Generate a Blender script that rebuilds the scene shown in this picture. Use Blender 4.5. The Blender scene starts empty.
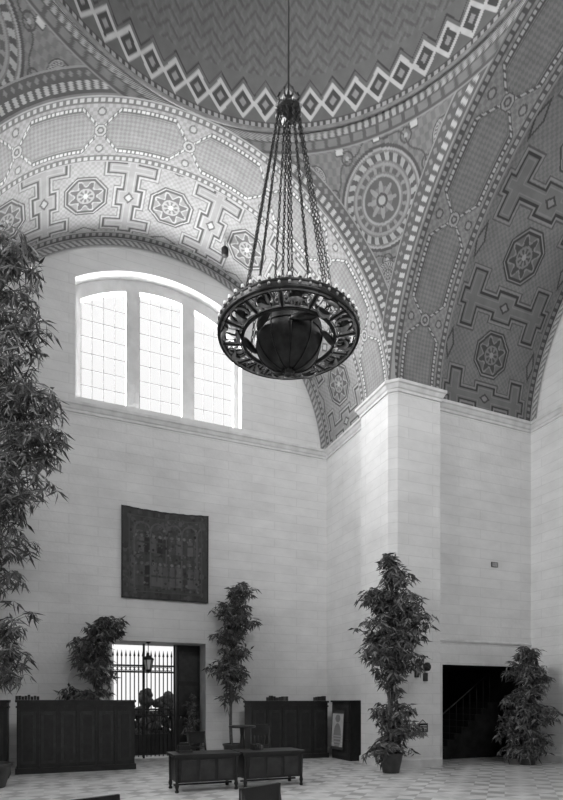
import bpy, math, random
import numpy as np
from mathutils import Vector, Matrix
random.seed(7); rng=np.random.default_rng(7)
pi=math.pi
# ------------------------------------------------------------ dimensions (metres)
A=4.33; C=0.15; T1=1.3; S=0.30; SPR=8.5; ZC=8.15
R1=math.hypot(A,SPR-ZC); R2=math.hypot(A+S,SPR-ZC)
WN=8.0; WE=8.7; WS=8.0; WW=8.0
RP=math.hypot(A,R1)
DZ=R1
DOMEZ=ZC+R1
# ------------------------------------------------------------ materials
def new_mat(name):
    m=bpy.data.materials.new(name); m.use_nodes=True
    return m,m.node_tree.nodes,m.node_tree.links,m.node_tree.nodes['Principled BSDF']
def noise_mat(name,c0,c1,scale=6,rough=.7,spec=.3,metal=0,bump=0,detail=4):
    m,N,L,b=new_mat(name)
    tc=N.new('ShaderNodeTexCoord'); n=N.new('ShaderNodeTexNoise'); n.inputs['Scale'].default_value=scale; n.inputs['Detail'].default_value=detail
    L.new(tc.outputs['Object'],n.inputs['Vector'])
    r=N.new('ShaderNodeValToRGB'); r.color_ramp.elements[0].color=(c0,c0,c0,1); r.color_ramp.elements[1].color=(c1,c1,c1,1)
    r.color_ramp.elements[0].position=.3; r.color_ramp.elements[1].position=.7
    L.new(n.outputs['Fac'],r.inputs['Fac']); L.new(r.outputs['Color'],b.inputs['Base Color'])
    b.inputs['Roughness'].default_value=rough; b.inputs['Specular IOR Level'].default_value=spec; b.inputs['Metallic'].default_value=metal
    if bump:
        bp=N.new('ShaderNodeBump'); bp.inputs['Strength'].default_value=bump; bp.inputs['Distance'].default_value=.02
        L.new(n.outputs['Fac'],bp.inputs['Height']); L.new(bp.outputs['Normal'],b.inputs['Normal'])
    return m
def wall_material():
    m,N,L,b=new_mat('stone_wall')
    g=N.new('ShaderNodeNewGeometry'); s=N.new('ShaderNodeSeparateXYZ'); L.new(g.outputs['Position'],s.inputs[0])
    ad=N.new('ShaderNodeMath'); ad.operation='ADD'; L.new(s.outputs[0],ad.inputs[0]); L.new(s.outputs[1],ad.inputs[1])
    c=N.new('ShaderNodeCombineXYZ'); L.new(ad.outputs[0],c.inputs[0]); L.new(s.outputs[2],c.inputs[1])
    br=N.new('ShaderNodeTexBrick'); L.new(c.outputs[0],br.inputs['Vector'])
    br.inputs['Scale'].default_value=1; br.inputs['Brick Width'].default_value=1.3; br.inputs['Row Height'].default_value=.235
    br.inputs['Mortar Size'].default_value=.014; br.inputs['Mortar Smooth'].default_value=.7
    br.inputs['Color1'].default_value=(.66,.66,.66,1); br.inputs['Color2'].default_value=(.635,.635,.635,1); br.inputs['Mortar'].default_value=(.578,.578,.578,1)
    n=N.new('ShaderNodeTexNoise'); n.inputs['Scale'].default_value=1.3; n.inputs['Detail'].default_value=9; n.inputs['Roughness'].default_value=.7
    mp=N.new('ShaderNodeMapping'); mp.inputs['Scale'].default_value=(.8,.8,1.6); L.new(g.outputs['Position'],mp.inputs[0]); L.new(mp.outputs[0],n.inputs['Vector'])
    mr=N.new('ShaderNodeMapRange'); mr.inputs[1].default_value=.3; mr.inputs[2].default_value=.7; mr.inputs[3].default_value=.87; mr.inputs[4].default_value=1.07
    L.new(n.outputs['Fac'],mr.inputs[0])
    mx=N.new('ShaderNodeMix'); mx.data_type='RGBA'; mx.blend_type='MULTIPLY'; mx.inputs[0].default_value=1
    L.new(br.outputs['Color'],mx.inputs[6]); L.new(mr.outputs[0],mx.inputs[7]); L.new(mx.outputs[2],b.inputs['Base Color'])
    b.inputs['Roughness'].default_value=.85; b.inputs['Specular IOR Level'].default_value=.2
    n2=N.new('ShaderNodeTexNoise'); n2.inputs['Scale'].default_value=14; n2.inputs['Detail'].default_value=5; L.new(g.outputs['Position'],n2.inputs['Vector'])
    bp=N.new('ShaderNodeBump'); bp.inputs['Strength'].default_value=.3; bp.inputs['Distance'].default_value=.02
    L.new(n2.outputs['Fac'],bp.inputs['Height']); L.new(bp.outputs['Normal'],b.inputs['Normal'])
    return m
def paint_material(name='painted_plaster',rough=.75):
    m,N,L,b=new_mat(name)
    a=N.new('ShaderNodeAttribute'); a.attribute_name='paint'
    tc=N.new('ShaderNodeNewGeometry'); n=N.new('ShaderNodeTexNoise'); n.inputs['Scale'].default_value=5; n.inputs['Detail'].default_value=6
    L.new(tc.outputs['Position'],n.inputs['Vector'])
    mr=N.new('ShaderNodeMapRange'); mr.inputs[3].default_value=.75; mr.inputs[4].default_value=1.22; L.new(n.outputs['Fac'],mr.inputs[0])
    mx=N.new('ShaderNodeMix'); mx.data_type='RGBA'; mx.blend_type='MULTIPLY'; mx.inputs[0].default_value=1
    L.new(a.outputs['Color'],mx.inputs[6]); L.new(mr.outputs[0],mx.inputs[7]); L.new(mx.outputs[2],b.inputs['Base Color'])
    b.inputs['Roughness'].default_value=rough; b.inputs['Specular IOR Level'].default_value=.2
    return m
def floor_material():
    m,N,L,b=new_mat('patterned_marble_floor')
    g=N.new('ShaderNodeNewGeometry')
    def checker(scale,rot,c1,c2,off=0):
        mp=N.new('ShaderNodeMapping'); mp.inputs['Rotation'].default_value=(0,0,rot); mp.inputs['Scale'].default_value=(scale,scale,0); mp.inputs['Location'].default_value=(off,off,.5)
        L.new(g.outputs['Position'],mp.inputs[0]); c=N.new('ShaderNodeTexChecker'); c.inputs['Scale'].default_value=1
        c.inputs['Color1'].default_value=(c1,c1,c1,1); c.inputs['Color2'].default_value=(c2,c2,c2,1); L.new(mp.outputs[0],c.inputs[0]); return c
    big=checker(1/.72,0,1,0); sm=checker(1/.2546,pi/4,.60,.33); pl=checker(1/.24,0,.60,.49,.0)
    mx=N.new('ShaderNodeMix'); mx.data_type='RGBA'
    L.new(big.outputs['Fac'],mx.inputs[0]); L.new(sm.outputs['Color'],mx.inputs[6]); L.new(pl.outputs['Color'],mx.inputs[7])
    n=N.new('ShaderNodeTexNoise'); n.inputs['Scale'].default_value=2.5; n.inputs['Detail'].default_value=8; L.new(g.outputs['Position'],n.inputs['Vector'])
    mr=N.new('ShaderNodeMapRange'); mr.inputs[3].default_value=.7; mr.inputs[4].default_value=1.3; L.new(n.outputs['Fac'],mr.inputs[0])
    m2=N.new('ShaderNodeMix'); m2.data_type='RGBA'; m2.blend_type='MULTIPLY'; m2.inputs[0].default_value=1
    L.new(mx.outputs[2],m2.inputs[6]); L.new(mr.outputs[0],m2.inputs[7]); L.new(m2.outputs[2],b.inputs['Base Color'])
    b.inputs['Roughness'].default_value=.32; b.inputs['Specular IOR Level'].default_value=.35
    return m
M_wall=wall_material(); M_paint=paint_material(); M_floor=floor_material()
M_trim=noise_mat('stone_trim',.52,.64,5,.8,.2)
M_frame=noise_mat('window_stone',.54,.64,5,.8,.2)
M_wood=noise_mat('dark_oak',.010,.022,7,.38,.35)
M_wood2=noise_mat('oak_panel',.018,.036,9,.4,.35)
M_iron=noise_mat('wrought_iron',.006,.014,10,.5,.4)
M_bronze=noise_mat('aged_bronze',.02,.055,9,.42,.45,.7)
M_bronze_l=noise_mat('light_bronze',.20,.42,9,.4,.5,.5)
M_leaf=noise_mat('leaf_green',.03,.085,3,.5,.35)
M_leaf2=noise_mat('leaf_pale',.09,.21,3,.5,.35)
M_bark=noise_mat('bark',.06,.13,12,.9,.1)
M_pot=noise_mat('ceramic_pot',.03,.06,6,.4,.4)
M_paper=noise_mat('paper',.55,.65,6,.8,.1)
M_dark=noise_mat('passage_shade_plaster',.008,.014,4,.9,.1)  # near-black passage walls: shade of the unlit stairway put into the colour
M_bulb=noise_mat('frosted_bulb',.75,.85,5,.3,.5)
M_step=noise_mat('stair_stone',.010,.020,5,.9,.1)  # stone darkened so the stairs look unlit; also used on the plaque face
M_hedge=noise_mat('hedge',.03,.09,14,.9,.1)
M_ground=noise_mat('pavement',.25,.35,4,.9,.1)
def glass_mat():
    m,N,L,b=new_mat('window_glass')
    t=N.new('ShaderNodeBsdfTransparent'); gl=N.new('ShaderNodeBsdfGlossy'); gl.inputs['Roughness'].default_value=.1
    mx=N.new('ShaderNodeMixShader'); mx.inputs[0].default_value=.05
    L.new(t.outputs[0],mx.inputs[1]); L.new(gl.outputs[0],mx.inputs[2]); L.new(mx.outputs[0],N['Material Output'].inputs[0]); return m
M_glass=glass_mat()
# ------------------------------------------------------------ mesh builder
class B:
    def __init__(s): s.v=[]; s.f=[]; s.mi=[]; s.mats=[]; s.sm=[]
    def mid(s,m):
        if m not in s.mats: s.mats.append(m)
        return s.mats.index(m)
    def add(s,vs,fs,m,smooth=False):
        o=len(s.v); k=s.mid(m); s.v.extend([tuple(q) for q in vs])
        for f in fs: s.f.append(tuple(i+o for i in f)); s.mi.append(k); s.sm.append(smooth)
    def box(s,x0,x1,y0,y1,z0,z1,m,rz=0,piv=None):
        vs=[(x,y,z) for z in (z0,z1) for (x,y) in ((x0,y0),(x1,y0),(x1,y1),(x0,y1))]
        if rz:
            px,py=piv if piv else ((x0+x1)/2,(y0+y1)/2); c,q=math.cos(rz),math.sin(rz)
            vs=[(px+(x-px)*c-(y-py)*q,py+(x-px)*q+(y-py)*c,z) for x,y,z in vs]
        s.add(vs,[(0,3,2,1),(4,5,6,7),(0,1,5,4),(1,2,6,5),(2,3,7,6),(3,0,4,7)],m)
    def tube(s,pts,rad,m,n=8,closed=False,cap=True):
        pts=[Vector(p) for p in pts]; K=len(pts)
        if not hasattr(rad,'__len__'): rad=[rad]*K
        vs=[];fs=[]; up=None
        for i,p in enumerate(pts):
            if closed: t=pts[(i+1)%K]-pts[(i-1)%K]
            else: t=pts[min(i+1,K-1)]-pts[max(i-1,0)]
            if t.length<1e-9: t=Vector((0,0,1))
            t.normalize()
            if up is None: up=Vector((0,0,1)) if abs(t.z)<.9 else Vector((1,0,0))
            a=t.cross(up); 
            if a.length<1e-4: a=t.orthogonal()
            a.normalize(); b=a.cross(t).normalized()
            up=b
            for k in range(n):
                th=2*pi*k/n; vs.append(p+a*math.cos(th)*rad[i]+b*math.sin(th)*rad[i])
        E=K if closed else K-1
        for i in range(E):
            j=(i+1)%K
            for k in range(n): fs.append((i*n+k,i*n+(k+1)%n,j*n+(k+1)%n,j*n+k))
        if cap and not closed:
            fs.append(tuple(range(n-1,-1,-1))); fs.append(tuple((K-1)*n+k for k in range(n)))
        s.add(vs,fs,m,True)
    def lathe(s,c,prof,m,n=24):
        vs=[];fs=[]
        for r,z in prof:
            for k in range(n): th=2*pi*k/n; vs.append((c[0]+r*math.cos(th),c[1]+r*math.sin(th),c[2]+z))
        for i in range(len(prof)-1):
            for k in range(n): fs.append((i*n+k,i*n+(k+1)%n,(i+1)*n+(k+1)%n,(i+1)*n+k))
        s.add(vs,fs,m,True)
    def sphere(s,c,r,m,n=12,rz=None):
        rz=rz or r
        s.lathe(c,[(max(1e-4,r*math.sin(pi*i/n)),-rz*math.cos(pi*i/n)) for i in range(n+1)],m,n*2)
    def link(s,c,axis,side,L,W,r,m):
        c=Vector(c); pts=[c+axis*(math.cos(t)*L/2)+side*(math.sin(t)*W/2) for t in [2*pi*k/8 for k in range(8)]]
        s.tube(pts,r,m,4,closed=True)
    def chain(s,p0,p1,m,L=.06,W=.03,r=.006):
        p0=Vector(p0);p1=Vector(p1); d=p1-p0; n=max(1,int(d.length/(L*.8))); ax=d.normalized(); a=ax.orthogonal().normalized(); b=ax.cross(a)
        for i in range(n): s.link(p0+d*((i+.5)/n),ax,a if i%2 else b,L,W,r,m)
    def build(s,name,origin=(0,0,0),parent=None):
        me=bpy.data.meshes.new(name); o=Vector(origin)
        me.from_pydata([(x-o.x,y-o.y,z-o.z) for x,y,z in s.v],[],s.f)
        for m in s.mats: me.materials.append(m)
        me.polygons.foreach_set('material_index',s.mi); me.polygons.foreach_set('use_smooth',s.sm); me.update()
        ob=bpy.data.objects.new(name,me); bpy.context.collection.objects.link(ob); ob.location=o
        if parent: ob.parent=parent
        return ob
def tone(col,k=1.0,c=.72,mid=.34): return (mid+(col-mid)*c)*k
def grid_mesh(name,P,col,mat,smooth=True):
    n,m=P.shape[:2]; me=bpy.data.meshes.new(name)
    idx=np.arange(n*m).reshape(n,m)
    q=np.stack([idx[:-1,:-1],idx[1:,:-1],idx[1:,1:],idx[:-1,1:]],-1).reshape(-1,4)
    me.vertices.add(n*m); me.vertices.foreach_set('co',P.reshape(-1).astype(np.float32))
    me.loops.add(q.size); me.loops.foreach_set('vertex_index',q.reshape(-1).astype(np.int32))
    me.polygons.add(len(q)); me.polygons.foreach_set('loop_start',(np.arange(len(q))*4).astype(np.int32))
    me.polygons.foreach_set('loop_total',np.full(len(q),4,np.int32))
    me.polygons.foreach_set('use_smooth',np.full(len(q),smooth))
    me.update(calc_edges=True); me.validate()
    if col is not None:
        ca=me.color_attributes.new('paint','FLOAT_COLOR','POINT')
        c=np.ones((n*m,4),np.float32); c[:,:3]=np.clip(col,0.01,.85).reshape(-1,1); ca.data.foreach_set('color',c.reshape(-1))
    me.materials.append(mat); ob=bpy.data.objects.new(name,me); bpy.context.collection.objects.link(ob); return ob
ROT={'north':0,'east':-pi/2,'south':pi,'west':pi/2}
def xf(side):
    th=ROT[side]; c,s=round(math.cos(th)),round(math.sin(th))
    return lambda x,y,z:(c*x-s*y,s*x+c*y,z)
WD={'north':WN,'east':WE,'south':WS,'west':WW}
# ------------------------------------------------------------ painted ornament
def put(col,mask,v): col[mask]=v
def rosette(col,rr,th,R,k=1.0):
    f=lambda a,b:(rr>a*R)&(rr<b*R)
    put(col,rr<R,.30*k); put(col,f(.95,1.0),.56*k)
    put(col,f(.76,.91)&(np.sin(th*24+rr*9/R)>-.1),.60*k); put(col,f(.76,.91)&(np.sin(th*24+rr*9/R)<=-.1),.14*k)
    put(col,f(.66,.72),.46*k); put(col,f(.55,.65),.18*k)
    put(col,f(.55,.65)&(np.cos(th*18)>.45),.42*k)
    put(col,f(.46,.51),.52*k); put(col,f(.28,.45),.18*k)
    put(col,(rr<R*(.26+.13*np.cos(8*th)))&(rr>.1*R),.46*k); put(col,f(.1,.15),.12*k); put(col,rr<.09*R,.6*k)
def soffit2(s,t,w,k=1.0):
    L=math.radians(23.4)*R2; hw=w/2; tc=t-hw
    sl=(s+L/2)%L-L/2; sm=L/2-np.abs(sl); at=np.abs(tc)
    col=np.full(s.shape,.34)
    col=col*(1+.12*np.sign(np.sin(s*52)*np.sin(t*52)))
    d1=np.maximum(sm-.13,at-.78*hw); d2=np.maximum(sm-.50,np.abs(at-.60*hw)-.10*hw)
    d3=np.maximum(sm-.27,at-.17*hw)
    dU=np.minimum(np.minimum(d1,d2),d3)
    put(col,dU<0,.30); put(col,np.abs(dU)<.021,.05); put(col,np.abs(dU-.048)<.014,.46); put(col,np.abs(dU-.082)<.012,.15)
    put(col,(dU<-.05)&(dU>-.07),.42)
    # pointed tips of the brackets toward the octagons
    dl=(np.abs(sl)/.34+np.abs(at-.80*hw)/.12)
    put(col,(dl<1),.10); put(col,dl<.66,.40)
    dp=(sm/.12+at/.16); put(col,dp<1,.08); put(col,dp<.6,.44)
    do=np.maximum(np.maximum(np.abs(sl),at),(np.abs(sl)+at)*.7071)
    put(col,do<.49,.08); put(col,do<.455,.48); put(col,do<.43,.06); put(col,do<.38,.24)
    rr=np.hypot(sl,tc); th=np.arctan2(tc,sl)
    st=rr*(1+.25*np.cos(8*th))
    put(col,(st<.33)&(do<.38),.42); put(col,st<.28,.10); put(col,(rr<.20),.36); put(col,(rr<.16)&(np.cos(8*th)>0),.12); put(col,rr<.06,.54)
    e=hw-at
    put(col,e<.18,.14); put(col,(e<.15)&(e>.06)&(np.sin(s*2*pi/.16)>-.2),.48); put(col,e<.03,.40); put(col,(e>.18)&(e<.205),.44)
    return tone(col,k,.88)
def soffit1(s,t,w,k=1.0):
    L=1.72; hw=w/2; tc=t-hw; at=np.abs(tc)
    g=np.clip(1.7*np.abs(np.sin(pi*s/L)),0,1); Aa=.40*g
    col=np.full(s.shape,.37); col=col*(1+.14*np.sign(np.sin(s*45)*np.sin(t*45)))
    d=at-Aa
    ins=d<0
    col[ins]=(.31*(1+.14*np.sign(np.sin((s+t)*38)*np.sin((s-t)*38))))[ins]
    put(col,(d<-.07)&(d>-.085),.18)
    put(col,np.abs(d)<.045,.12); put(col,(np.abs(d)<.027)&(np.sin((s)*2*pi/.085)>-.45),.70)
    sl=s-L*np.round(s/L); rr=np.hypot(sl,tc)
    put(col,rr<.13,.13); put(col,(rr<.11)&(rr>.07),.54); put(col,rr<.035,.45)
    for q in (-1,1):
        r2=np.hypot(sl,tc-q*.36); put(col,r2<.085,.14); put(col,r2<.055,.48)
    e=hw-at
    put(col,e<.14,.13); put(col,(e<.12)&(e>.05)&(np.sin(s*2*pi/.13)>-.2),.52); put(col,e<.03,.40)
    return tone(col,k,.88)
def vault(side,name,r,y0,y1,fn,res,k=1.0,a0=None):
    T=xf(side); a0=math.asin((SPR-ZC)/r); th=np.linspace(a0,pi-a0,max(24,int(r*pi/res))); y=np.linspace(y0,y1,max(6,int((y1-y0)/res)))
    TH,Y=np.meshgrid(th,y,indexing='ij'); X=r*np.cos(TH); Z=ZC+r*np.sin(TH)
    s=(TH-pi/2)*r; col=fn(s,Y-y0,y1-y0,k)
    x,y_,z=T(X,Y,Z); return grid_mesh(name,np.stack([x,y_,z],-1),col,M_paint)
for sd in ('north','east','south','west'):
    hi=sd in('north','east')
    vault(sd,'ceiling_vault_inner_'+sd,R1,A,A+T1,soffit1,.017 if hi else .06,.74 if sd!='east' else .56)  # east soffit colour scaled down: shade of that side put into the paint
    vault(sd,'ceiling_vault_outer_'+sd,R2,A+T1,WD[sd],soffit2,.018 if hi else .06,.80 if sd!='east' else .50)  # east vault paint darkened likewise, same ornament with its shade in the colour
    T=xf(sd); th=np.linspace(math.asin((SPR-ZC)/R1),pi-math.asin((SPR-ZC)/R1),500 if hi else 80); rr=np.linspace(R1,R2+.02,12)
    TH,RR=np.meshgrid(th,rr,indexing='ij'); col=np.full(TH.shape,.2); q=RR-R1
    col[(q<.16)&(q>.06)&(np.sin(TH*R1*2*pi/.16)>0)]=.6; col[(q>.2)&(q<.25)]=.55
    x,y,z=T(RR*np.cos(TH),np.full(TH.shape,A+T1),ZC+RR*np.sin(TH)); grid_mesh('ceiling_arch_step_'+sd,np.stack([x,y,z],-1),tone(col,.7),M_paint)
    rr=np.linspace(R2-.20,R2,14); th=np.linspace(math.asin((SPR-ZC)/R2),pi-math.asin((SPR-ZC)/R2),640 if hi else 80)
    TH,RR=np.meshgrid(th,rr,indexing='ij'); q=R2-RR; s=TH*R2; col=np.full(TH.shape,.18)
    col[(q>.045)&(q<.16)&(np.sin((s+q*1.0)*2*pi/.15)>-.1)]=.42; col[(q>.175)]=.36; col[q<.025]=.36
    x,y,z=T(RR*np.cos(TH),np.full(TH.shape,WD[sd]-.02),ZC+RR*np.sin(TH)); grid_mesh('trim_arch_'+sd,np.stack([x,y,z],-1),col,M_paint)
def pendentive(name,qx,qy,hi):
    n=260 if hi else 60; m=380 if hi else 80
    dz=np.linspace(SPR-ZC-.02,R1,n); rho=np.sqrt(RP**2-dz**2); 
    al=np.arccos(np.clip(A/rho,-1,1)); al=np.minimum(al,pi/4-.012)
    u=np.linspace(0,1,m); TH=al[:,None]+(pi/2-2*al)[:,None]*u[None,:]
    X=rho[:,None]*np.cos(TH); Y=rho[:,None]*np.sin(TH); Z=np.repeat(dz[:,None],m,1)
    col=np.full(X.shape,.31); col*=1+.13*np.sign(np.sin(TH*180)*np.sin(Z*36))
    def cd(th,dzc):
        r=math.sqrt(RP**2-dzc**2); mvec=np.array([r*math.cos(th),r*math.sin(th),dzc])/RP
        e1=np.cross([0,0,1],mvec); e1/=np.linalg.norm(e1); e2=np.cross(mvec,e1)
        return X*e1[0]+Y*e1[1],X*e2[0]+Y*e2[1]+Z*e2[2]
    d45=math.radians
    a,b=cd(d45(45),3.4); rr=np.hypot(a,b); th=np.arctan2(b,a)
    put(col,np.abs(rr-(.93+.05*np.sin(th*10)))<.014,.12)
    for kx in range(10):
        t=kx*pi/5+.3; r2=np.hypot(a-.97*math.cos(t),b-.97*math.sin(t)); put(col,np.abs(r2-.10)<.014,.13); put(col,r2<.035,.6)
    for (th,dc,R) in ((45,3.4,.76),(45-15.5,3.80,.24),(45+15.5,3.80,.24),(45,2.32,.22)):
        a,b=cd(d45(th),dc); rr=np.hypot(a,b); rosette(col,rr,np.arctan2(b,a),R,1.0)
        put(col,(rr>R)&(rr<R*1.07),.12)
    for (th,dc,w,h) in ((45,1.85,.07,.13),(45,4.12,.06,.05),(45-9,2.75,.05,.10),(45+9,2.75,.05,.10),(45-25,4.08,.14,.07),(45+25,4.08,.14,.07),(45,1.4,.04,.12),(45-9,4.10,.07,.06),(45+9,4.1,.07,.06)):
        a,b=cd(d45(th),dc); mk=np.maximum(np.abs(a)/(w*(1+b*2)),np.abs(b)/h); put(col,mk<1.25,.12); put(col,mk<1,.9)
    for dd,ang in ((RP*(pi/4-np.arcsin(np.clip(Y/RP,-1,1))),np.arctan2(Z,X)*A),(RP*(pi/4-np.arcsin(np.clip(X/RP,-1,1))),np.arctan2(Z,Y)*A)):
        put(col,dd<.36,.18); put(col,(dd>.335)&(dd<.36),.46); put(col,dd<.04,.40)
        put(col,(dd>.08)&(dd<.19)&(np.sin(ang*2*pi/.15)>-.1),.80)
        dia=np.abs(((ang/.15)%1)-.5)*.15*1.1+np.abs(dd-.27); put(col,dia<.045,.40)
    dr=RP*(pi/4-np.arcsin(np.clip(Z/RP,-1,1))); s=TH*A
    put(col,dr<.30,.15); put(col,(dr>.27)&(dr<.30),.46)
    put(col,(dr>.14)&(dr<.24)&(np.abs(((s/.24)%1)-.5)<.36),.32); put(col,(dr<.11)&(np.sin(s*2*pi/.13)>-.2),.58)
    P=np.stack([X*qx,Y*qy,Z+ZC],-1); grid_mesh(name,P,tone(col,.64,.9),M_paint)
pendentive('ceiling_pendentive_northeast',1,1,True); pendentive('ceiling_pendentive_northwest',-1,1,True)
pendentive('ceiling_pendentive_southeast',1,-1,False); pendentive('ceiling_pendentive_southwest',-1,-1,False)
def dome():
    n=290; m=1400; e=np.linspace(0,pi/2-.004,n); th=np.linspace(0,2*pi,m)
    E,TH=np.meshgrid(e,th,indexing='ij'); RD=A-.04; v=E*RD
    col=np.full(E.shape,.235)
    s=TH*RD; wv=np.abs(((s/.42)%1)-.5)*.42
    ph=((v+wv*.9)/.20)%1; col*=np.where(ph<.30,.80,1.05)
    feather=np.sin(s*2*pi/.14+np.sin(v*31)*1.5); col*=np.where(feather>.6,1.15,1.0)
    K=62; u=(TH*K/(2*pi))%1-.5; du=np.abs(u)*2; vc=.46; vh=.27
    put(col,v<.95,.245)
    dd=du+np.abs(v-vc)/vh
    low=(v<vc+vh*(1-du)); put(col,(v>.16)&low&(v<.8),.23)
    put(col,(dd<1.13)&(dd>.76),.82); put(col,dd<.76,.12); put(col,dd<.32,.46)
    up=np.abs(v-(vc+.40-.27*du)); put(col,(up<.018),.10)
    put(col,v<.15,.13); put(col,(v<.12)&(v>.04)&(np.sin(s*2*pi/.12)>-.2),.58)
    P=np.stack([RD*np.cos(E)*np.cos(TH),RD*np.cos(E)*np.sin(TH),DOMEZ+RD*np.sin(E)],-1); grid_mesh('ceiling_dome',P,col*.58,M_paint)
dome()
b=B(); b.tube([(A*math.cos(2*pi*k/160)*.99,A*math.sin(2*pi*k/160)*.99,DOMEZ) for k in range(160)],.035,noise_mat('ring_moulding',.15,.24),8,closed=True); b.build('trim_dome_ring')
# ------------------------------------------------------------ walls
def wall_cols(b,u0,u1,top,openings,mp,mat,nseg=1):
    xs=set(np.linspace(u0,u1,nseg+1).tolist())
    for o in openings: xs.update(np.linspace(o[0],o[1],o[4] if len(o)>4 else 2).tolist())
    xs=sorted(x for x in xs if u0-1e-6<=x<=u1+1e-6)
    for xa,xb in zip(xs[:-1],xs[1:]):
        if xb-xa<1e-6: continue
        mid=(xa+xb)/2; cur=(0,0)
        for o in sorted([o for o in openings if o[0]<mid<o[1]],key=lambda o:o[2]):
            if o[2]>cur[0]+1e-6: b.add([mp(xa,cur[0]),mp(xb,cur[1]),mp(xb,o[2]),mp(xa,o[2])],[(0,1,2,3)],mat)
            cur=(o[3](xa),o[3](xb))
        b.add([mp(xa,cur[0]),mp(xb,cur[1]),mp(xb,top(xb)),mp(xa,top(xa))],[(0,1,2,3)],mat)
def reveal(b,o,mp3,d0,d1,mat,bottom=True,n=24):
    xs=np.linspace(o[0],o[1],n); out=[(o[0],o[2])]+[(x,o[3](x)) for x in xs]+[(o[1],o[2])]
    if bottom: out.append((o[0],o[2]))
    for p,q in zip(out[:-1],out[1:]): b.add([mp3(p[0],d0,p[1]),mp3(q[0],d0,q[1]),mp3(q[0],d1,q[1]),mp3(p[0],d1,p[1])],[(0,1,2,3)],mat)
WX=.05
rec_top=lambda x: 12.05-(3.9-math.sqrt(max(0,3.9**2-(x-WX)**2)))
win_top=lambda x: 11.78-(3.4-math.sqrt(max(0,3.4**2-(x-WX)**2)))
flat=lambda h:(lambda x:h)
for sd in ('north','east','south','west'):
    T=xf(sd); W=WD[sd]; b=B()
    rec=(WX-2.06,WX+2.06,8.66,rec_top,24)
    ops=[rec]
    door=(-1.18,1.14,0,flat(2.95))
    if sd=='north': ops.append(door)
    arch=lambda x: ZC+math.sqrt(max(0,(R2+.01)**2-x*x))
    wall_cols(b,-(A+S),A+S,lambda x:max(SPR,arch(x)),ops,lambda u,z:T(u,W,z),M_wall,72)
    mp3=lambda x,y,z:T(x,y,z)
    reveal(b,rec,mp3,W,W+.30,M_frame)
    wins=[(WX-1.93,WX-.86,8.74,win_top,12),(WX-.54,WX+.54,8.74,win_top,12),(WX+.86,WX+1.93,8.74,win_top,12)]
    xs=sorted(set(np.linspace(rec[0],rec[1],30).tolist()+[e for w in wins for e in (w[0],w[1])]))
    for xa,xb in zip(xs[:-1],xs[1:]):
        mid=(xa+xb)/2; w=[w for w in wins if w[0]<mid<w[1]]
        if w: segs=[((8.66,8.66),(8.74,8.74)),((win_top(xa),win_top(xb)),(rec_top(xa),rec_top(xb)))]
        else: segs=[((8.66,8.66),(rec_top(xa),rec_top(xb)))]
        for lo,hi_ in segs: b.add([T(xa,W+.30,lo[0]),T(xb,W+.30,lo[1]),T(xb,W+.30,hi_[1]),T(xa,W+.30,hi_[0])],[(0,1,2,3)],M_frame)
    for w in wins: reveal(b,w,mp3,W+.30,W+.46,M_frame)
    b.build('wall_'+sd)
    for sg in (-1,1):
        nm='_left' if sg==-1 else '_right'
        b=B(); so=[]
        if sd=='east' and sg==-1: so=[(5.92,8.42,0,flat(2.33))]
        wall_cols(b,A+T1,W,flat(SPR+.02),so,lambda u,z:T(sg*(A+S),u,z),M_wall); b.build('wall_'+sd+'_return'+nm)
        b=B()
        wall_cols(b,A+C,A+T1,flat(SPR+.02),[],lambda u,z:T(sg*A,u,z),M_wall)
        b.add([T(sg*A,A+T1,0),T(sg*(A+S),A+T1,0),T(sg*(A+S),A+T1,SPR+.02),T(sg*A,A+T1,SPR+.02)],[(0,1,2,3)],M_wall)
        if sg==1: b.add([T(A,A+C,0),T(A+C,A,0),T(A+C,A,SPR+.02),T(A,A+C,SPR+.02)],[(0,1,2,3)],M_wall)
        b.build('wall_'+sd+'_pier'+nm)
    wb=B()
    def bx(x0,x1,y0,y1,z0,z1,m):
        p=T(x0,y0,z0);q=T(x1,y1,z1); wb.box(min(p[0],q[0]),max(p[0],q[0]),min(p[1],q[1]),max(p[1],q[1]),z0,z1,m)
    for w in wins:
        wd=w[1]-w[0]
        for k in range(5):
            x=w[0]+wd*k/4; x=min(max(x,w[0]+.015),w[1]-.015); bx(x-.0055,x+.0055,W+.38,W+.40,8.74,win_top(x)-.005,M_iron)
        for k in range(8):
            z=8.76+k*.40
            if z<min(win_top(w[0]),win_top(w[1])): bx(w[0],w[1],W+.38,W+.39,z-.005,z+.005,M_iron)
        xs=np.linspace(w[0],w[1],8)
        for xa,xb in zip(xs[:-1],xs[1:]): wb.add([T(xa,W+.41,8.74),T(xb,W+.41,8.74),T(xb,W+.41,win_top(xb)),T(xa,W+.41,win_top(xa))],[(0,1,2,3)],M_glass)
    wb.build('window_'+{'north':'1','east':'2','south':'3','west':'4'}[sd])
def perimeter():
    pts=[]
    for sd in ('north','east','south','west'):
        T=xf(sd); W=WD[sd]
        for x,y in ((-A,A+C),(-A,A+T1),(-(A+S),A+T1),(-(A+S),W),(A+S,W),(A+S,A+T1),(A,A+T1),(A,A+C)):
            p=T(x,y,0); pts.append((p[0],p[1]))
    return pts
PER=perimeter()
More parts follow.
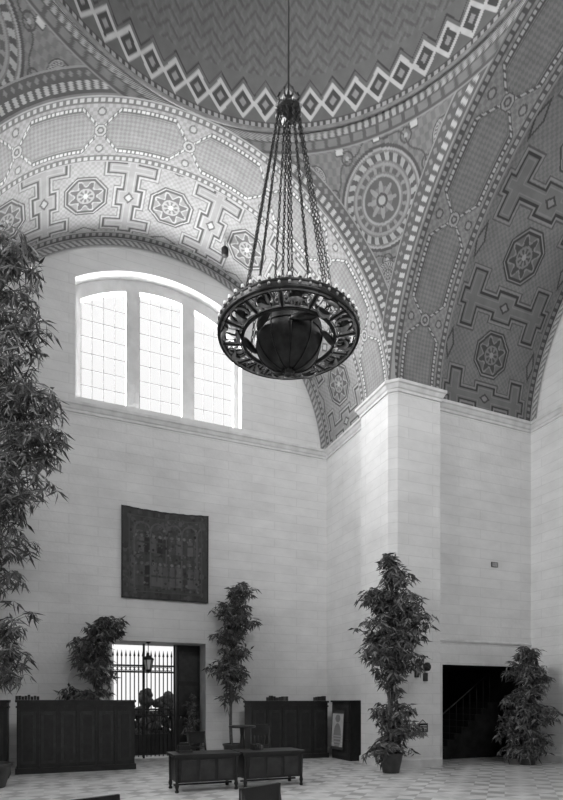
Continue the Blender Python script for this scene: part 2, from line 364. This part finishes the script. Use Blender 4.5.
def sweep(b,pts,prof,mat,closed=True):
    n=len(pts); rings=[]
    for i,p in enumerate(pts):
        p=Vector(p); a=Vector(pts[i-1]) if (closed or i>0) else None; c=Vector(pts[(i+1)%n]) if (closed or i<n-1) else None
        ds=[]
        if a is not None: ds.append((p-a).normalized())
        if c is not None: ds.append((c-p).normalized())
        ns=[Vector((d.y,-d.x)) for d in ds]
        m=sum(ns,Vector((0,0))); m.normalize(); k=1/max(.3,m.dot(ns[0]))
        rings.append([(p.x+m.x*o*k,p.y+m.y*o*k,z) for o,z in prof])
    vs=[v for r in rings for v in r]; K=len(prof); fs=[]
    for i in range(n if closed else n-1):
        j=(i+1)%n
        for k in range(K-1): fs.append((i*K+k,i*K+k+1,j*K+k+1,j*K+k))
    b.add(vs,fs,mat)
b=B(); sweep(b,PER,[(-.01,8.27),(.025,8.27),(.025,8.33),(.05,8.35),(.08,8.42),(.11,8.44),(.11,8.50),(.05,8.53),(-.02,8.53)],M_trim); b.build('trim_cornice')
b=B()
bp=[(.0,.0),(.03,.0),(.03,.16),(.0,.19)]
sweep(b,[(1.14,WN),(A+S,WN),(A+S,A+T1),(A,A+T1),(A,A+C),(A+C,A),(A+T1,A),(A+T1,A+S),(5.9,A+S)],bp,M_trim,False)
sweep(b,[(8.44,A+S),(WE,A+S),(WE,-(A+S))],bp,M_trim,False)
sweep(b,[(-(A+S),A+T1),(-(A+S),WN),(-1.18,WN)],bp,M_trim,False); b.build('trim_baseboard')
b=B(); sweep(b,[(A+T1,A+S),(WE,A+S)],[(0,2.86),(.02,2.86),(.035,2.9),(.02,2.93),(0,2.94)],M_trim,False); b.build('trim_door_band')
b=B(); b.add([(-9,-9,0),(9.5,-9,0),(9.5,9,0),(-9,9,0)],[(0,1,2,3)],M_floor); b.build('floor')
# ------------------------------------------------------------ north doorway passage + gate
b=B()
b.box(1.14,1.5,WN+.002,WN+1.1,0,3.3,M_trim); b.box(-1.5,-1.18,WN+.002,WN+1.1,0,3.3,M_trim); b.box(-1.18,1.14,WN+.002,WN+1.1,2.95,3.3,M_trim)
b.build('trim_doorway_north')
b=B(); b.box(.50,1.138,WN+.62,WN+.69,.003,2.948,M_wood)
for z in (.2,1.1,2.0): b.box(.58,1.06,WN+.60,WN+.62,z,z+.78,M_wood2)
b.tube([(.62,WN+.60,1.05),(.62,WN+.55,1.05)],.02,M_bronze_l,8); b.build('door_1')
b=B()
gy=WN+.58
for i in range(16):
    x=-1.10+i*.105
    if x>.44: break
    b.tube([(x,gy,.04),(x,gy,2.62)],.015,M_iron,6); b.tube([(x,gy,2.62),(x,gy,2.78)],[.030,.002],M_iron,6)
    if i<14: 
        for zc in (1.18,2.3): b.tube([(x+.0525+.045*math.cos(t),gy,zc+.045*math.sin(t)) for t in [2*pi*k/12 for k in range(12)]],.009,M_iron,4,closed=True)
for z in (.1,1.1,1.26,2.22,2.38): b.box(-1.178,.47,gy-.014,gy+.014,z-.022,z+.022,M_iron)
for x in (-1.15,-.34,.45): b.box(x-.026,x+.026,gy-.022,gy+.022,0,2.94,M_iron)
b.box(-1.178,.47,gy-.008,gy+.008,.1,.62,M_iron)
for k in range(7):
    x0=-1.05+k*.22
    b.tube([(x0+.1*math.cos(t)*t/5,gy-.01,.85+.22*math.sin(t)*t/5) for t in np.linspace(0,9,22)],.011,M_iron,4)
b.build('iron_gate',(-.34,gy,0))
b=B(); b.box(-9,9,WN+1.1,30,-.12,-.001,M_ground); b.build('ground_outside')
b=B()
for k in range(460):
    x=rng.uniform(-2.8,1.6); z=rng.uniform(.05,1.45)+.3*math.sin(x*3.3)+.15*math.sin(x*9); y=11.5+rng.uniform(-.3,.3)
    b.sphere((x,y,max(.1,z)),rng.uniform(.08,.17),M_hedge,4)
b.build('garden_hedge',(0,11.5,0))
def lantern():
    b=B(); x,y,z=-.30,WN+.12,2.36
    b.tube([(x,y,2.948),(x,y,z+.3)],.01,M_iron,6); b.lathe((x,y,2.92),[(.001,-.02),(.05,0),(.06,.028)],M_iron,12)
    b.lathe((x,y,z),[(.005,.34),(.03,.30),(.03,.26),(.13,.18),(.15,.15),(.12,.14)],M_iron,6)
    b.lathe((x,y,z),[(.11,.14),(.07,-.10)],M_bulb,6)
    for k in range(6):
        t=pi/3*k; b.tube([(x+.118*math.cos(t),y+.118*math.sin(t),z+.14),(x+.075*math.cos(t),y+.075*math.sin(t),z-.1)],.011,M_iron,4)
    b.lathe((x,y,z),[(.08,-.10),(.08,-.12),(.03,-.17),(.002,-.2)],M_iron,6); b.build('hanging_lantern',(x,y,z))
lantern()
# ------------------------------------------------------------ east side doorway with staircase
b=B(); y0=A+S
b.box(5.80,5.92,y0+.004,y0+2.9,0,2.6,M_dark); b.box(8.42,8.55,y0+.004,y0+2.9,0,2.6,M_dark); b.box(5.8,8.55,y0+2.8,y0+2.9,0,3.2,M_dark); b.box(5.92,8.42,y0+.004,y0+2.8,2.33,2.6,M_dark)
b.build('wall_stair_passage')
b=B(); b.box(5.86,5.92,y0-.02,y0-.001,.0,2.39,M_trim); b.box(8.42,8.48,y0-.02,y0-.001,0,2.39,M_trim); b.box(5.92,8.42,y0-.02,y0-.001,2.33,2.39,M_trim); b.build('trim_doorway_east')
b=B()
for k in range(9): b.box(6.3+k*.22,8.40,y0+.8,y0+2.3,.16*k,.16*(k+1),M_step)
for k in range(9): b.tube([(6.4+k*.22,y0+.85,.16*(k+1)),(6.4+k*.22,y0+.85,.16*(k+1)+.8)],.010,M_iron,5)
b.tube([(6.35,y0+.85,.95),(8.3,y0+.85,.95+1.36)],.018,M_wood2,6); b.build('staircase',(7.2,y0+1.5,0))
# ------------------------------------------------------------ tapestry
def tapestry():
    n,m=170,170; u=np.linspace(0,1,m); v=np.linspace(0,1,n); V,U=np.meshgrid(v,u,indexing='ij')
    X=-.97+2.17*U; Z=3.98+2.25*V+ .05*np.sin(U*pi)*(-V)
    Y=WN-.05-.018*np.sin(U*23)*(1-.5*V)-.01*np.sin(U*61+V*3)
    col=np.full(U.shape,.060); r=np.random.default_rng(5)
    bd=np.minimum(np.minimum(U,1-U),np.minimum(V,1-V)); inn=bd>.09
    for i in range(420):
        cx,cy=r.uniform(0,1),r.uniform(0,1); w,h=r.uniform(.008,.03),r.uniform(.01,.035)
        col[((U-cx)/w)**2+((V-cy)/h)**2<1]=r.uniform(.04,.095)
    col[inn]*=1.1
    for i in range(11):
        cx=.15+.07*i+r.uniform(-.01,.01); 
        for (yb,hh) in ((.14,.30),(.50,.24)):
            wd=.022*(1+.7*(1-(V-yb)/hh)); mk=(np.abs(U-cx)<wd)&(V>yb)&(V<yb+hh*.8)&(((V*40).astype(int)%5)>0); col[mk]=r.uniform(.035,.13)
            col[np.hypot(U-cx,V-yb-hh*.87)<.018]=r.uniform(.12,.17)
    for i in range(5):
        cx=.14+i*.18; col[(np.abs(U-cx)<.008)&(V>.12)&(V<.78)]=.10
        col[(np.abs(np.hypot((U-cx-.09),(V-.76)*.9)-.085)<.009)&(V>.76)&inn]=.10
    for i in range(160):
        cx,cy=r.uniform(.09,.91),r.uniform(.1,.9); w=r.uniform(.006,.016)
        col[((U-cx)/w)**2+((V-cy)/w)**2<1]=r.uniform(.03,.14)
    col[(bd>.08)&(bd<.09)]=.08; col[bd<.012]=.04
    return grid_mesh('wall_tapestry',np.stack([X,Y,Z],-1),col,paint_material('woven_wool',.95))
tapestry()
# ------------------------------------------------------------ counters
def counter(name,x0,x1,y0,y1,h,npan):
    b=B(); b.box(x0+.03,x1-.03,y0+.03,y1-.03,.0,h-.04,M_wood); b.box(x0,x1,y0,y1,h-.05,h,M_wood); b.box(x0,x1,y0,y1,0,.12,M_wood)
    b.box(x0+.01,x1-.01,y0+.012,y1-.012,h-.16,h-.12,M_wood)
    w=(x1-x0-.1)/npan
    for k in range(npan):
        a=x0+.05+k*w
        b.box(a+.05,a+w-.05,y0+.015,y0+.03,.2,h-.24,M_wood2)
        b.box(a-.02,a+.02,y0+.005,y0+.03,.12,h-.12,M_wood)
        b.box(a+.10,a+w-.10,y0+.005,y0+.015,.26,h-.30,M_wood)
    return b.build(name,((x0+x1)/2,(y0+y1)/2,0))
def books(b,x0,x1,y,z,n,h=.07):
    w=(x1-x0)/n
    for k in range(n):
        hh=h*random.uniform(.7,1.1); b.box(x0+k*w,x0+k*w+w*.85,y-.1,y+.06,z,z+hh,random.choice([M_wood,M_wood2,M_bark,M_wood]))
counter('library_counter',-3.20,-.83,6.4,7.0,1.5,6)
counter('library_counter',1.98,4.16,6.95,7.5,1.48,5)
counter('card_cabinet',-4.15,-3.28,5.9,6.5,1.5,2)
b=B(); books(b,-3.2,-2.75,6.6,1.502,8,.1); b.build('book_row',(-3,6.6,1.5))
b=B(); books(b,2.5,3.05,7.15,1.482,8,.12); b.build('book_row',(2.6,7.15,1.5))
b=B(); books(b,3.8,4.1,7.1,1.482,5,.12); b.build('book_row',(4.0,7.1,1.5))
b=B(); b.box(4.22,4.60,5.95,6.9,0,1.46,M_wood); b.box(4.19,4.60,5.92,6.93,1.44,1.49,M_wood); b.box(4.205,4.22,6.02,6.83,.1,1.38,M_wood2)
for z in (.5,.95): b.box(4.195,4.22,5.98,6.88,z-.02,z+.02,M_wood)
b.build('side_cabinet',(4.4,6.4,0))
def poster():
    n,m=60,40; V,U=np.meshgrid(np.linspace(0,1,n),np.linspace(0,1,m),indexing='ij')
    Y=6.80-.65*U; Z=.25+.98*V; X=np.full(U.shape,4.17)-.05*(1-V); col=np.full(U.shape,.42); bd=np.minimum(np.minimum(U,1-U),np.minimum(V,1-V))
    col[((U-.5)/.2)**2+((V-.8)/.1)**2<1]=.2; col[((U-.5)/.3)**2+((V-.35)/.33)**2<1]=.2; col[(np.abs(np.sin(V*40))>.8)&(V<.4)]=.34; col[bd<.07]=.05
    grid_mesh('framed_poster',np.stack([X,Y,Z],-1),col,M_paint)
poster()
# ------------------------------------------------------------ desks
def desk(x0,x1,y0,y1,h):
    b=B(); b.box(x0,x1,y0,y1,h-.035,h,M_wood); b.box(x0+.02,x1-.02,y0+.02,y1-.02,h-.06,h-.035,M_wood)
    b.box(x0+.06,x1-.06,y0+.05,y0+.08,.16,h-.06,M_wood); b.box(x0+.06,x0+.09,y0+.05,y1-.05,.16,h-.06,M_wood); b.box(x1-.09,x1-.06,y0+.05,y1-.05,.16,h-.06,M_wood)
    n=3; w=(x1-x0-.2)/n
    for k in range(n): b.box(x0+.1+k*w+.03,x0+.1+(k+1)*w-.03,y0+.038,y0+.05,.2,h-.1,M_wood2)
    for x in (x0+.06,x1-.06):
        for y in (y0+.06,y1-.06):
            b.lathe((x,y,0),[(.028,0),(.035,.02),(.022,.05),(.035,.10),(.024,.16),(.034,h-.07),(.034,h-.04)],M_wood,10)
    b.box(x0+.06,x1-.06,(y0+y1)/2-.02,(y0+y1)/2+.02,.08,.11,M_wood)
    return b.build('writing_desk',((x0+x1)/2,(y0+y1)/2,0))
desk(-.72,.40,2.94,3.58,.62); desk(.44,1.60,2.94,3.58,.62)
b=B(); b.box(-.58,-.34,3.26,3.46,.622,.66,M_wood2); b.box(-.56,-.37,3.28,3.44,.66,.74,M_iron); b.box(-.54,-.39,3.31,3.41,.74,.78,M_iron); b.build('desk_file_box',(-.45,3.36,.62))
b=B(); books(b,.75,.95,3.4,.622,4,.1); b.build('book_row',(.85,3.4,.62))
def chair(x,y,rz,h=.95,name='wooden_chair'):
    b=B(); sh=.43
    for dx in (-.2,.2):
        b.tube([(dx,-.2,0),(dx,-.19,sh)],[.017,.022],M_wood,6)
        b.tube([(dx,.2,0),(dx,.19,sh),(dx*.97,.25,h)],[.018,.022,.018],M_wood,6)
        b.box(dx-.012,dx+.012,-.19,.19,.18,.21,M_wood)
    b.box(-.23,.23,-.23,.21,sh-.01,sh+.025,M_wood); b.box(-.2,.2,-.2,-.18,sh-.07,sh,M_wood); b.box(-.2,.2,.18,.2,sh-.07,sh,M_wood)
    b.box(-.21,.21,.228,.262,h-.24,h,M_wood); b.box(-.19,.19,.20,.22,sh+.08,sh+.12,M_wood)
    for k in range(4): t=-.12+.08*k; b.tube([(t,.21,sh+.10),(t,.245,h-.2)],.009,M_wood,5)
    b.box(-.19,.19,-.01,.01,.18,.2,M_wood)
    o=b.build(name); o.location=(x,y,0); o.rotation_euler=(0,0,rz); return o
chair(.30,5.1,.3,.85); chair(1.55,5.0,-.2,.98)
chair(-2.17,-1.88,.35,.80); chair(-.90,-1.97,.40,.825)
b=B(); b.lathe((.95,4.5,0),[(.001,1.0),(.26,1.0),(.27,.98),(.26,.955),(.05,.95),(.035,.8),(.06,.55),(.03,.35),(.05,.15),(.20,.03),(.20,0)],M_wood,24)
for k in range(3):
    t=k*2*pi/3; b.tube([(.95,4.5,.3),(.95+.18*math.cos(t),4.5+.18*math.sin(t),.16),(.95+.24*math.cos(t),4.5+.24*math.sin(t),.01)],.022,M_wood,6)
b.build('round_side_table',(.95,4.5,0))
# ------------------------------------------------------------ chandelier
def chandelier():
    b=B(); zr=5.72; O=(0,0,zr); Ro=.80; Ri=.53; CR=8.32
    b.tube([(Ro*math.cos(2*pi*k/72),Ro*math.sin(2*pi*k/72),zr+.02) for k in range(72)],.018,M_bronze,8,closed=True)
    b.tube([(Ro*math.cos(2*pi*k/72),Ro*math.sin(2*pi*k/72),zr-.045) for k in range(72)],.018,M_bronze,8,closed=True)
    b.lathe(O,[(Ro-.008,-.045),(Ro-.008,.02)],M_bronze,72); b.lathe(O,[(Ro+.008,-.045),(Ro+.008,.02)],M_bronze,72)
    b.tube([(Ri*math.cos(2*pi*k/60),Ri*math.sin(2*pi*k/60),zr-.075) for k in range(60)],.020,M_bronze,8,closed=True)
    b.tube([((Ri+.035)*math.cos(2*pi*k/60),(Ri+.035)*math.sin(2*pi*k/60),zr-.075) for k in range(60)],.010,M_bronze_l,6,closed=True)
    b.tube([((Ro-.05)*math.cos(2*pi*k/60),(Ro-.05)*math.sin(2*pi*k/60),zr-.05) for k in range(60)],.011,M_bronze,6,closed=True)
    b.tube([((Ro-.025)*math.cos(2*pi*k/60),(Ro-.025)*math.sin(2*pi*k/60),zr-.055) for k in range(60)],.010,M_bronze_l,6,closed=True)
    for k in range(48):
        t=2*pi*k/48; x,y=Ro*math.cos(t),Ro*math.sin(t)
        b.lathe((x,y,zr+.03),[(.016,0),(.018,.02),(.012,.025)],M_bronze,6); b.sphere((x,y,zr+.07),.021,M_bulb,4,.026)
        b.sphere((x*1.014,y*1.014,zr-.01),.018,M_bronze_l,4)
    def pl(t,r,dz=0): z=zr-.075+(r-Ri)/(Ro-Ri)*.03+dz; return (r*math.cos(t),r*math.sin(t),z)
    for k in range(12):
        t0=2*pi*k/12
        b.tube([pl(t0,Ri),pl(t0,Ro)],.016,M_bronze,6)
        for sg in (-1,1): b.tube([pl(t0+sg*.035,Ri+.02),pl(t0+sg*.035,Ro-.02)],.008,M_bronze_l,5)
        tc=t0+pi/12; kind=k%4
        def curve(f,r=.016,n=16,a=0,e=1,m=M_bronze):
            rad=[1.2*r*(.5+.8*math.sin(pi*i/(n-1))) for i in range(n)]
            b.tube([pl(*f(a+(e-a)*i/(n-1))) for i in range(n)],rad,m,6)
            b.tube([pl(*f(a+(e-a)*i/(n-1)),dz=-rad[i]*.85) for i in range(n)],[q*.6 for q in rad],M_bronze_l,5)
        rm=.665
        if kind==0:
            curve(lambda q:(tc-.13+.2*q,rm+.04*math.sin(q*pi)),.034); curve(lambda q:(tc+.1+.05*math.cos(q*6),rm+.03+.035*math.sin(q*6)),.012)
            for d in (-.1,-.05,.02,.06): curve(lambda q:(tc+d+.01*q,rm-.09*q),.012,5)
        elif kind==1:
            for sg in (-1,1): curve(lambda q:(tc-.15+.3*q,rm+sg*(.06+.03*math.sin(q*pi))),.026); curve(lambda q:(tc+sg*(.13+.03*q),rm+sg*(.06+.04*(q-.5))),.02,5)
        elif kind==2:
            curve(lambda q:(tc,rm-.07+.12*q),.04)
            for sg in (-1,1): curve(lambda q:(tc+sg*.16*math.sin(q*2.6),rm+.10*math.cos(q*2.6)),.014); curve(lambda q:(tc+sg*.12*q,rm-.03-.04*q),.011)
        else:
            curve(lambda q:(tc-.14+.2*q,rm-.02+.03*math.sin(q*5)),.03); curve(lambda q:(tc+.06,rm-.02+.1*q),.024); curve(lambda q:(tc+.13-.04*(2*q-1)**2,rm-.08+.2*q),.010)
            for d in (-.12,-.04,.05): curve(lambda q:(tc+d,rm-.02-.09*q),.012,5)
        b.tube([pl(tc-.02,Ri+.01),pl(tc,rm)],.010,M_bronze,5); b.tube([pl(tc+.01,rm),pl(tc,Ro-.02)],.010,M_bronze,5)
        for sg in (-1,1):
            b.tube([pl(tc+sg*(.19-.05*math.cos(q)*q/6),rm+.07*math.sin(q)*q/6) for q in np.linspace(.5,7,14)],.008,M_bronze_l,5)
    GR=.385; gc=(0,0,zr-.05)
    b.sphere(gc,GR,M_bronze,24)
    for k in range(10):
        t=2*pi*k/10; b.tube([(GR*1.01*math.sin(p)*math.cos(t),GR*1.01*math.sin(p)*math.sin(t),gc[2]-GR*1.01*math.cos(p)) for p in np.linspace(.15,pi-.15,20)],.009,M_bronze,5)
    for p in (pi*.5,pi*.7): b.tube([(GR*1.01*math.sin(p)*math.cos(2*pi*k/40),GR*1.01*math.sin(p)*math.sin(2*pi*k/40),gc[2]-GR*1.01*math.cos(p)) for k in range(40)],.009,M_bronze,5,closed=True)
    for k in range(6):
        t=pi/3*k+pi/8
        b.tube([((GR+.02+.13*q)*math.cos(t+.6*math.sin(q*pi/2)-.25),(GR+.02+.13*q)*math.sin(t+.6*math.sin(q*pi/2)-.25),zr-.10+.02*q) for q in np.linspace(0,1,8)],[.012,.03,.04,.042,.04,.034,.025,.015],M_bronze,6)
    b.lathe((0,0,gc[2]-GR),[(.05,.012),(.075,0),(.045,-.02),(.03,-.03),(.045,-.045),(.02,-.055),(.002,-.065)],M_bronze,16)
    b.lathe((0,0,gc[2]+GR),[(.09,-.03),(.08,.0),(.04,.03),(.025,.1),(.04,.13),(.001,.16)],M_bronze,16)
    b.lathe((0,0,CR),[(.002,-.14),(.03,-.12),(.05,-.08),(.14,-.05),(.145,-.02),(.07,0),(.05,.03),(.085,.07),(.05,.11),(.02,.13),(.012,.2)],M_bronze,20)
    for k in range(8):
        t=2*pi*k/8; b.sphere((.145*math.cos(t),.145*math.sin(t),CR-.03),.022,M_bronze_l,5)
        b.tube([(.06*math.cos(t),.06*math.sin(t),CR+.02),(.14*math.cos(t),.14*math.sin(t),CR+.07),(.11*math.cos(t),.11*math.sin(t),CR+.13)],.012,M_bronze,5)
    for k in range(12):
        t=2*pi*k/12; r0=.12; r1=Ri+.06
        b.chain((r0*math.cos(t),r0*math.sin(t),CR-.06),(r1*math.cos(t),r1*math.sin(t),zr-.06),M_bronze,.055,.028,.006)
    b.chain((0,0,CR-.12),(0,0,gc[2]+GR+.14),M_bronze,.06,.03,.006)
    b.tube([(0,0,CR+.15),(0,0,DOMEZ+A-.1)],.012,M_iron,8)
    b.lathe((0,0,DOMEZ+A-.12),[(.001,0),(.12,.0),(.16,.05),(.16,.09)],M_bronze,20)
    b.build('zodiac_globe_chandelier',(0,0,zr))
chandelier()
# ------------------------------------------------------------ trees
def tree(name,base,trunk_top,clusters,leafL,leafW,pot=True,seed=1,nleaf=10,pot_r=.24,droop=.75,ymax=99,xmin=-99):
    R=np.random.default_rng(seed); b=B(); bx,by=base; rt=Vector((.923,-.385,0)); fw=Vector((.385,.923,0))
    z0=0
    if pot:
        b.lathe((bx,by,0),[(pot_r*.7,0),(pot_r*.72,.02),(pot_r,.36),(pot_r*1.08,.37),(pot_r*1.08,.41),(pot_r*.95,.41),(pot_r*.9,.36),(.001,.35)],M_pot,24); z0=.34
    N=12; tp=[]
    for i in range(N+1):
        q=i/N; tp.append(Vector((bx+.06*math.sin(q*5+seed),by+.05*math.cos(q*4+seed),z0+(trunk_top-z0)*q)))
    b.tube(tp,[.045*(1-.75*i/N) for i in range(N+1)],M_bark,7)
    lv=[];lf=[]; 
    for (o,f,z,rx,rz,n) in clusters:
        c=Vector((bx,by,z))+rt*o+fw*f
        for i in range(n):
            v=R.normal(size=3); v/=np.linalg.norm(v); k=R.uniform(.25,1)**.5
            e=c+rt*float(v[0]*rx*k)+fw*float(v[1]*rx*k)+Vector((0,0,float(v[2]*rz*k)))
            e.y=min(e.y,ymax-R.uniform(0,.15)); e.x=max(e.x,xmin+.12)
            zs=min(max(e.z-R.uniform(.2,.7),z0+.1),trunk_top); q=(zs-z0)/(trunk_top-z0)
            st=tp[int(q*N)] if q<1 else tp[N]; st=Vector((st.x,st.y,zs))
            mid=(st+e)/2+Vector((0,0,.12))
            pts=[st,st.lerp(mid,.5)+Vector((0,0,.03)),mid,mid.lerp(e,.6),e,e+(e-mid).normalized()*.10+Vector((0,0,-.08))]
            b.tube(pts,[.010,.009,.007,.005,.004,.002],M_bark,3,cap=False)
            for j in range(nleaf):
                t=R.uniform(.35,1.0)*4.99; a=int(t); p=pts[a].lerp(pts[min(a+1,5)],t-a)
                d=Vector(R.normal(size=3)); d.z=d.z*.5-droop; d.normalize(); L=leafL*R.uniform(.6,1.25); w=leafW*R.uniform(.7,1.2)
                if (p+d*L).y>ymax+.1: d.y=-abs(d.y)
                s=d.cross(Vector(R.normal(size=3))); s.normalize(); nn=s.cross(d)
                k0=len(lv); m1=p+d*L*.4+nn*w*.35
                lv+= [p,m1+s*w*.5,p+d*L+Vector((0,0,-L*.08)),m1-s*w*.5,m1-nn*w*.3]
                lf+= [(k0,k0+1,k0+4),(k0+1,k0+2,k0+4),(k0+2,k0+3,k0+4),(k0+3,k0,k0+4)]
    for p in lv: p.y=min(p.y,ymax+.12); p.x=max(p.x,xmin)
    nl=len(lf)//4
    A1=[];A2=[]
    for i in range(nl): (A1 if R.uniform()<.6 else A2).extend(lf[4*i:4*i+4])
    o=len(b.v); b.v.extend([tuple(q) for q in lv])
    for fs,m in ((A1,M_leaf),(A2,M_leaf2)):
        kk=b.mid(m)
        for f in fs: b.f.append(tuple(i+o for i in f)); b.mi.append(kk); b.sm.append(False)
    return b.build(name,(bx,by,0))
tree('potted_eucalyptus_tree',(-3.5,4.80),9.3,[(.50,0,9.15,.42,.3,28),(.3,0,8.6,.55,.35,34),(.5,0,7.9,.5,.4,36),(.3,0,7.2,.6,.4,36),(.75,0,6.65,.50,.4,48),(.9,0,5.95,.45,.45,50),(.6,0,5.4,.6,.4,30),(.3,0,4.9,.65,.4,34),(.35,0,4.25,.45,.35,20),(.1,0,3.5,.45,.4,22),(.35,0,2.9,.4,.25,14),(.25,0,2.2,.45,.4,32),(-.35,.1,8.0,.4,.7,16),(-.3,.1,6.2,.4,.9,20)],.24,.042,True,2,13,.34,.9,xmin=-4.28)
tree('potted_eucalyptus_tree',(3.95,3.80),4.1,[(-.05,0,4.38,.18,.22,18),(.08,0,4.05,.34,.22,28),(-.3,0,3.62,.40,.22,40),(.25,0,3.55,.42,.28,40),(.45,0,3.2,.38,.25,36),(-.3,0,3.05,.42,.3,38),(.15,0,2.85,.5,.3,42),(-.2,0,2.5,.5,.25,44),(.35,0,2.35,.35,.22,28),(-.05,0,2.05,.35,.2,18),(.05,0,1.7,.2,.2,8),(.05,0,1.3,.42,.22,42),(.15,0,.95,.48,.22,44),(-.05,0,.55,.50,.22,42)],.19,.046,True,3,12,ymax=4.12)
tree('potted_eucalyptus_tree',(1.66,7.35),4.1,[(.2,0,4.25,.38,.2,36),(-.05,0,3.85,.5,.22,44),(.15,0,3.5,.45,.25,42),(-.15,0,3.15,.40,.2,30),(.05,0,2.7,.45,.2,26),(-.15,0,2.35,.50,.25,40),(.1,0,2.05,.35,.2,20),(-.1,0,1.6,.2,.15,10)],.19,.046,True,4,12,ymax=7.8)
tree('potted_eucalyptus_tree',(-1.60,7.45),3.2,[(.35,0,3.35,.3,.14,24),(.15,0,3.1,.45,.2,36),(-.1,0,2.8,.45,.25,44),(-.1,0,2.45,.45,.25,40),(.1,0,2.15,.4,.25,30),(-.5,0,1.72,.3,.12,16),(0,0,1.7,.3,.15,16)],.19,.046,True,5,12,ymax=7.8)
tree('potted_eucalyptus_tree',(7.67,3.78),2.6,[(.0,0,2.6,.25,.2,26),(-.05,0,2.25,.42,.25,46),(.12,0,1.9,.45,.3,54),(-.15,0,1.5,.48,.3,60),(.15,0,1.2,.5,.3,60),(-.2,0,.9,.5,.35,66),(.1,0,.6,.5,.25,54),(-.1,0,.35,.55,.15,46)],.18,.044,True,6,12,ymax=4.40)
tree('potted_shrub',(.80,8.22),1.5,[(.0,0,1.5,.14,.2,16),(.0,0,1.1,.2,.25,20),(0,0,.75,.2,.2,16)],.12,.035,True,8,10,.14,ymax=8.4)
# ------------------------------------------------------------ small wall fixtures
b=B(); y=A
for dx,dz in ((-.11,.08),(.12,0)):
    x=5.08+dx; z=2.24+dz
    b.lathe((x,y-.09,z),[(.001,.10),(.05,.09),(.085,.03),(.09,-.02),(.06,-.08),(.03,-.1)],M_bronze,14); b.box(x-.03,x+.03,y-.09,y-.003,z-.03,z+.03,M_iron)
    b.box(x-.05,x+.05,y-.05,y-.003,z-.32,z-.14,M_wood2); b.sphere((x,y-.09,z-.1),.04,M_bulb,6)
b.build('wall_sconce',(5.08,A,2.2))
b=B(); b.box(5.0,5.26,y-.04,y-.003,.78,.98,M_bark); b.box(5.02,5.24,y-.046,y-.04,.80,.96,M_step); b.tube([(5.04,y-.02,.98),(5.13,y-.02,1.06),(5.22,y-.02,.98)],.008,M_iron,5)
for k in range(4): b.box(5.04,5.22,y-.05,y-.046,.825+k*.033,.835+k*.033,M_paper)
b.build('wall_notice_plaque',(5.13,A,.9))
b=B(); ys=A+S; b.box(7.40,7.60,ys-.02,ys-.003,4.76,4.88,M_bark)
for k in range(4): b.box(7.42,7.58,ys-.026,ys-.02,4.775+k*.025,4.785+k*.025,M_paper)
b.build('wall_vent',(7.5,ys,4.8))
x,yy,z=1.35,7.0,12.42
b=B(); b.lathe((x,yy,z),[(.001,-.16),(.085,-.15),(.09,.0),(.05,.05),(.02,.07)],M_iron,14); b.tube([(x,yy,z+.05),(x,yy,12.6)],.014,M_iron,6); b.build('spotlight',(x,yy,z))
# ------------------------------------------------------------ lights
def area(name,loc,d,sx,sy,p):
    l=bpy.data.lights.new(name,'AREA'); l.shape='RECTANGLE'; l.size=sx; l.size_y=sy; l.energy=p; o=bpy.data.objects.new(name,l); bpy.context.collection.objects.link(o)
    o.location=loc; o.rotation_euler=Vector(d).to_track_quat('-Z','Y').to_euler(); return o
PW={'north':1900,'east':350,'south':1650,'west':3100}
for sd in PW:
    T=xf(sd); W=WD[sd]; area('daylight_'+sd,T(WX,W+.9,10.5),T(0,-1,0),5.2,4.2,PW[sd])
w=bpy.data.worlds.new('sky'); bpy.context.scene.world=w; w.use_nodes=True
bg=w.node_tree.nodes['Background']; bg.inputs[0].default_value=(1,1,1,1); bg.inputs[1].default_value=1.0
# ------------------------------------------------------------ camera
cd=bpy.data.cameras.new('camera'); co=bpy.data.objects.new('camera',cd); bpy.context.collection.objects.link(co)
cd.sensor_fit='HORIZONTAL'; cd.sensor_width=36; cd.lens=36*550/563; cd.shift_y=300/563; cd.clip_end=200
co.location=(-2.516,-5.82,1.5); co.rotation_euler=(pi/2,0,-math.radians(22.65))
bpy.context.scene.camera=co
bpy.context.scene.view_settings.view_transform='Standard'
bpy.context.scene.view_settings.look='None'
